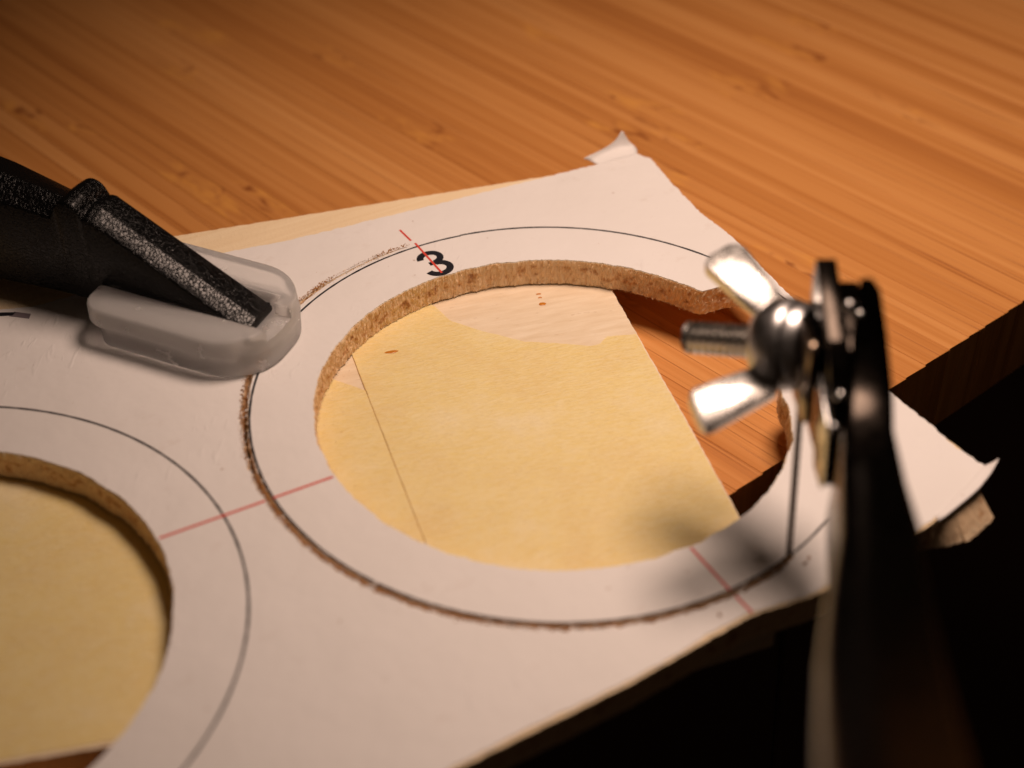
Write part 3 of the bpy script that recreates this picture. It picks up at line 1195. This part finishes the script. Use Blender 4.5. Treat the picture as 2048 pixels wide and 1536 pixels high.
adir = (ctr[8] - ctr[3])
adir = (adir - R_ * adir.dot(R_)).normalized()      # along the arm, in the plate plane
hdir = R_.cross(adir).normalized()
if hdir.z < 0:
    hdir = -hdir
PC = at(1640, 690, 141.5)


def pp(a, h, u=0.0):
    return PC + adir * a + hdir * h + R_ * u


def outline(a0, a1, h0, h1, r=1.4):
    out = []
    for ca, ch, s0 in ((a1 - r, h1 - r, 0), (a0 + r, h1 - r, 90), (a0 + r, h0 + r, 180), (a1 - r, h0 + r, 270)):
        for k in range(6):
            t = math.radians(s0 + 90 * k / 5)
            out.append((ca + r * math.cos(t), ch + r * math.sin(t)))
    return out


plate([pp(a, h, -1.6) for a, h in outline(-3.0, 4.2, -6.0, 1.9)], 0.7, 'clamp_plate', M_PLATE)
plate([pp(a, h, -0.35) for a, h in [(-4.2, 4.6), (-3.6, 6.6), (0.5, 4.6), (4.6, 2.6), (9.5, -2.5), (9.5, -8.2), (8.3, -9.2), (4.5, -9.0), (-1.5, -8.0), (-3.8, -4.0)]], 1.8, 'clamp_plate', M_FRAME)
plate([pp(a, h, 1.0) for a, h in [(-4.4, 3.2), (-3.8, 4.4), (0.5, 3.8), (5.0, 2.0), (9.0, -3.0), (9.0, -7.4), (-2.0, -8.0), (-4.4, -4.0)]], 2.6, 'frame_end', M_FRAME, None, 0.3)
plate([pp(a, h, -0.60) for a, h in [(3.6, -1.0), (9.0, -3.4), (9.6, -8.0), (8.4, -9.4), (5.0, -9.2), (3.4, -6.5)]], 0.24, 'blade_guide', M_STEEL, None, 0.06)
# flat black disc painting the shade of a slot hole in the tongue
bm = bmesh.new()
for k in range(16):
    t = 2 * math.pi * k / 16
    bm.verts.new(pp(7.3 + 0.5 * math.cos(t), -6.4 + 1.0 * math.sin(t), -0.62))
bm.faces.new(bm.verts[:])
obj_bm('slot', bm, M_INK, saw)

# clamp screw with thread
ax = (at(1380, 674, 153.0) - at(1600, 690, 146.0)).normalized()
S0 = at(1650, 694, 144.6)
scr_len = (at(1378, 673, 153.0) - S0).length
prof = []
pitch = 0.74
k = 0
t = 0.0
while t < scr_len - 0.3:
    prof.append((t, 1.55))
    prof.append((t + 0.30, 0.92))
    prof.append((t + 0.38, 0.92))
    prof.append((t + 0.66, 1.55))
    t += pitch
prof += [(scr_len - 0.25, 1.3), (scr_len, 1.0)]
vs, fs = lathe(prof, S0, ax, 40)
o = obj_from('clamp_screw', vs, fs, M_ZINC, saw)
auto_smooth(o, 30)
# washer and wing nut hub
HB = at(1524, 686, 148.6)
tH = (HB - S0).dot(ax)
vs, fs = lathe([(tH - 5.3, 2.6), (tH - 5.2, 3.5), (tH - 4.9, 3.75), (tH - 4.1, 3.95), (tH - 3.9, 3.8), (tH - 3.85, 2.6)], S0, ax, 56)
o = obj_from('washer', vs, fs, M_NUT, saw)
auto_smooth(o, 40)
nut = obj_from('wing_nut', *lathe([(tH - 3.75, 2.2), (tH - 3.72, 3.9), (tH - 3.4, 4.15), (tH - 2.6, 4.25), (tH - 1.7, 4.15), (tH - 0.9, 3.8), (tH - 0.3, 3.35), (tH - 0.05, 2.6), (tH, 1.7)], S0, ax, 56), M_NUT, saw)
auto_smooth(nut, 50)
# wings: flat lobes in a plane through the screw axis
CU = Vector((CAM_R[0][1], CAM_R[1][1], CAM_R[2][1]))
CB = Vector((CAM_R[0][2], CAM_R[1][2], CAM_R[2][2]))
TILT = math.radians(34)
rad = CU * math.cos(TILT) - CB * math.sin(TILT)
nrm = CB * math.cos(TILT) + CU * math.sin(TILT)
WC = at(1560, 690, 148.0)
PX = 148.0 / 3279.1


def wing(poly, name):
    """poly in (left, up) picture units of the nut's own plane"""
    bm = bmesh.new()
    P = [WC - R_ * (x * PX) + rad * (y * PX / math.cos(TILT)) for x, y in poly]
    a = [bm.verts.new(p + nrm * 0.55) for p in P]
    b = [bm.verts.new(p - nrm * 0.75) for p in P]
    n = len(P)
    bm.faces.new(a)
    bm.faces.new(b[::-1])
    for i in range(n):
        j = (i + 1) % n
        bm.faces.new((a[i], b[i], b[j], a[j]))
    bmesh.ops.recalc_face_normals(bm, faces=bm.faces)
    bmesh.ops.bevel(bm, geom=bm.edges[:], offset=0.16, segments=2, profile=0.5, affect='EDGES')
    me = bpy.data.meshes.new(name)
    bm.to_mesh(me)
    bm.free()
    for v in me.vertices:
        v.co *= MM
    me.materials.append(M_ZINC)
    o = bpy.data.objects.new(name, me)
    COL.objects.link(o)
    o.parent = nut
    o.matrix_parent_inverse = (Matrix.Translation(saw.location)).inverted() @ Matrix.Translation(saw.location)
    auto_smooth(o, 30)
    return o


wing([(45, 66), (-18, 84), (-12, 98), (50, 198), (66, 208), (88, 206), (128, 182), (138, 166), (134, 154)], 'wing')
wing([(68, -52), (14, -84), (16, -98), (150, -168), (164, -170), (174, -160), (190, -112), (188, -98), (176, -90)], 'wing')
bm = bmesh.new()
P = [WC - R_ * (x * PX) + rad * (y * PX / math.cos(TILT)) + nrm * 0.57 for x, y in [(100, -100), (158, -118), (164, -128), (158, -138), (104, -122), (92, -114), (90, -104)]]
a = [bm.verts.new(p) for p in P]
b = [bm.verts.new(p + nrm * 0.16) for p in P]
bm.faces.new(b)
for i in range(len(P)):
    j = (i + 1) % len(P)
    bm.faces.new((a[i], a[j], b[j], b[i]))
bmesh.ops.recalc_face_normals(bm, faces=bm.faces)
o = obj_bm('raised_mark', bm, M_ZINC, None)
o.parent = nut
auto_smooth(o, 30)
# steel beads added to put sparkle highlights on the saw head
for (x, y, D, r) in ((1698, 612, 137.0, 0.55), (1719, 630, 136.6, 0.42), (1664, 762, 137.5, 0.6), (1680, 792, 134.5, 0.5), (1664, 856, 131.5, 0.5)):
    bm = bmesh.new()
    bmesh.ops.create_uvsphere(bm, u_segments=20, v_segments=12, radius=r, matrix=Matrix.Translation(at(x, y, D)))
    obj_bm('glint_bead', bm, M_STEEL, saw, True)
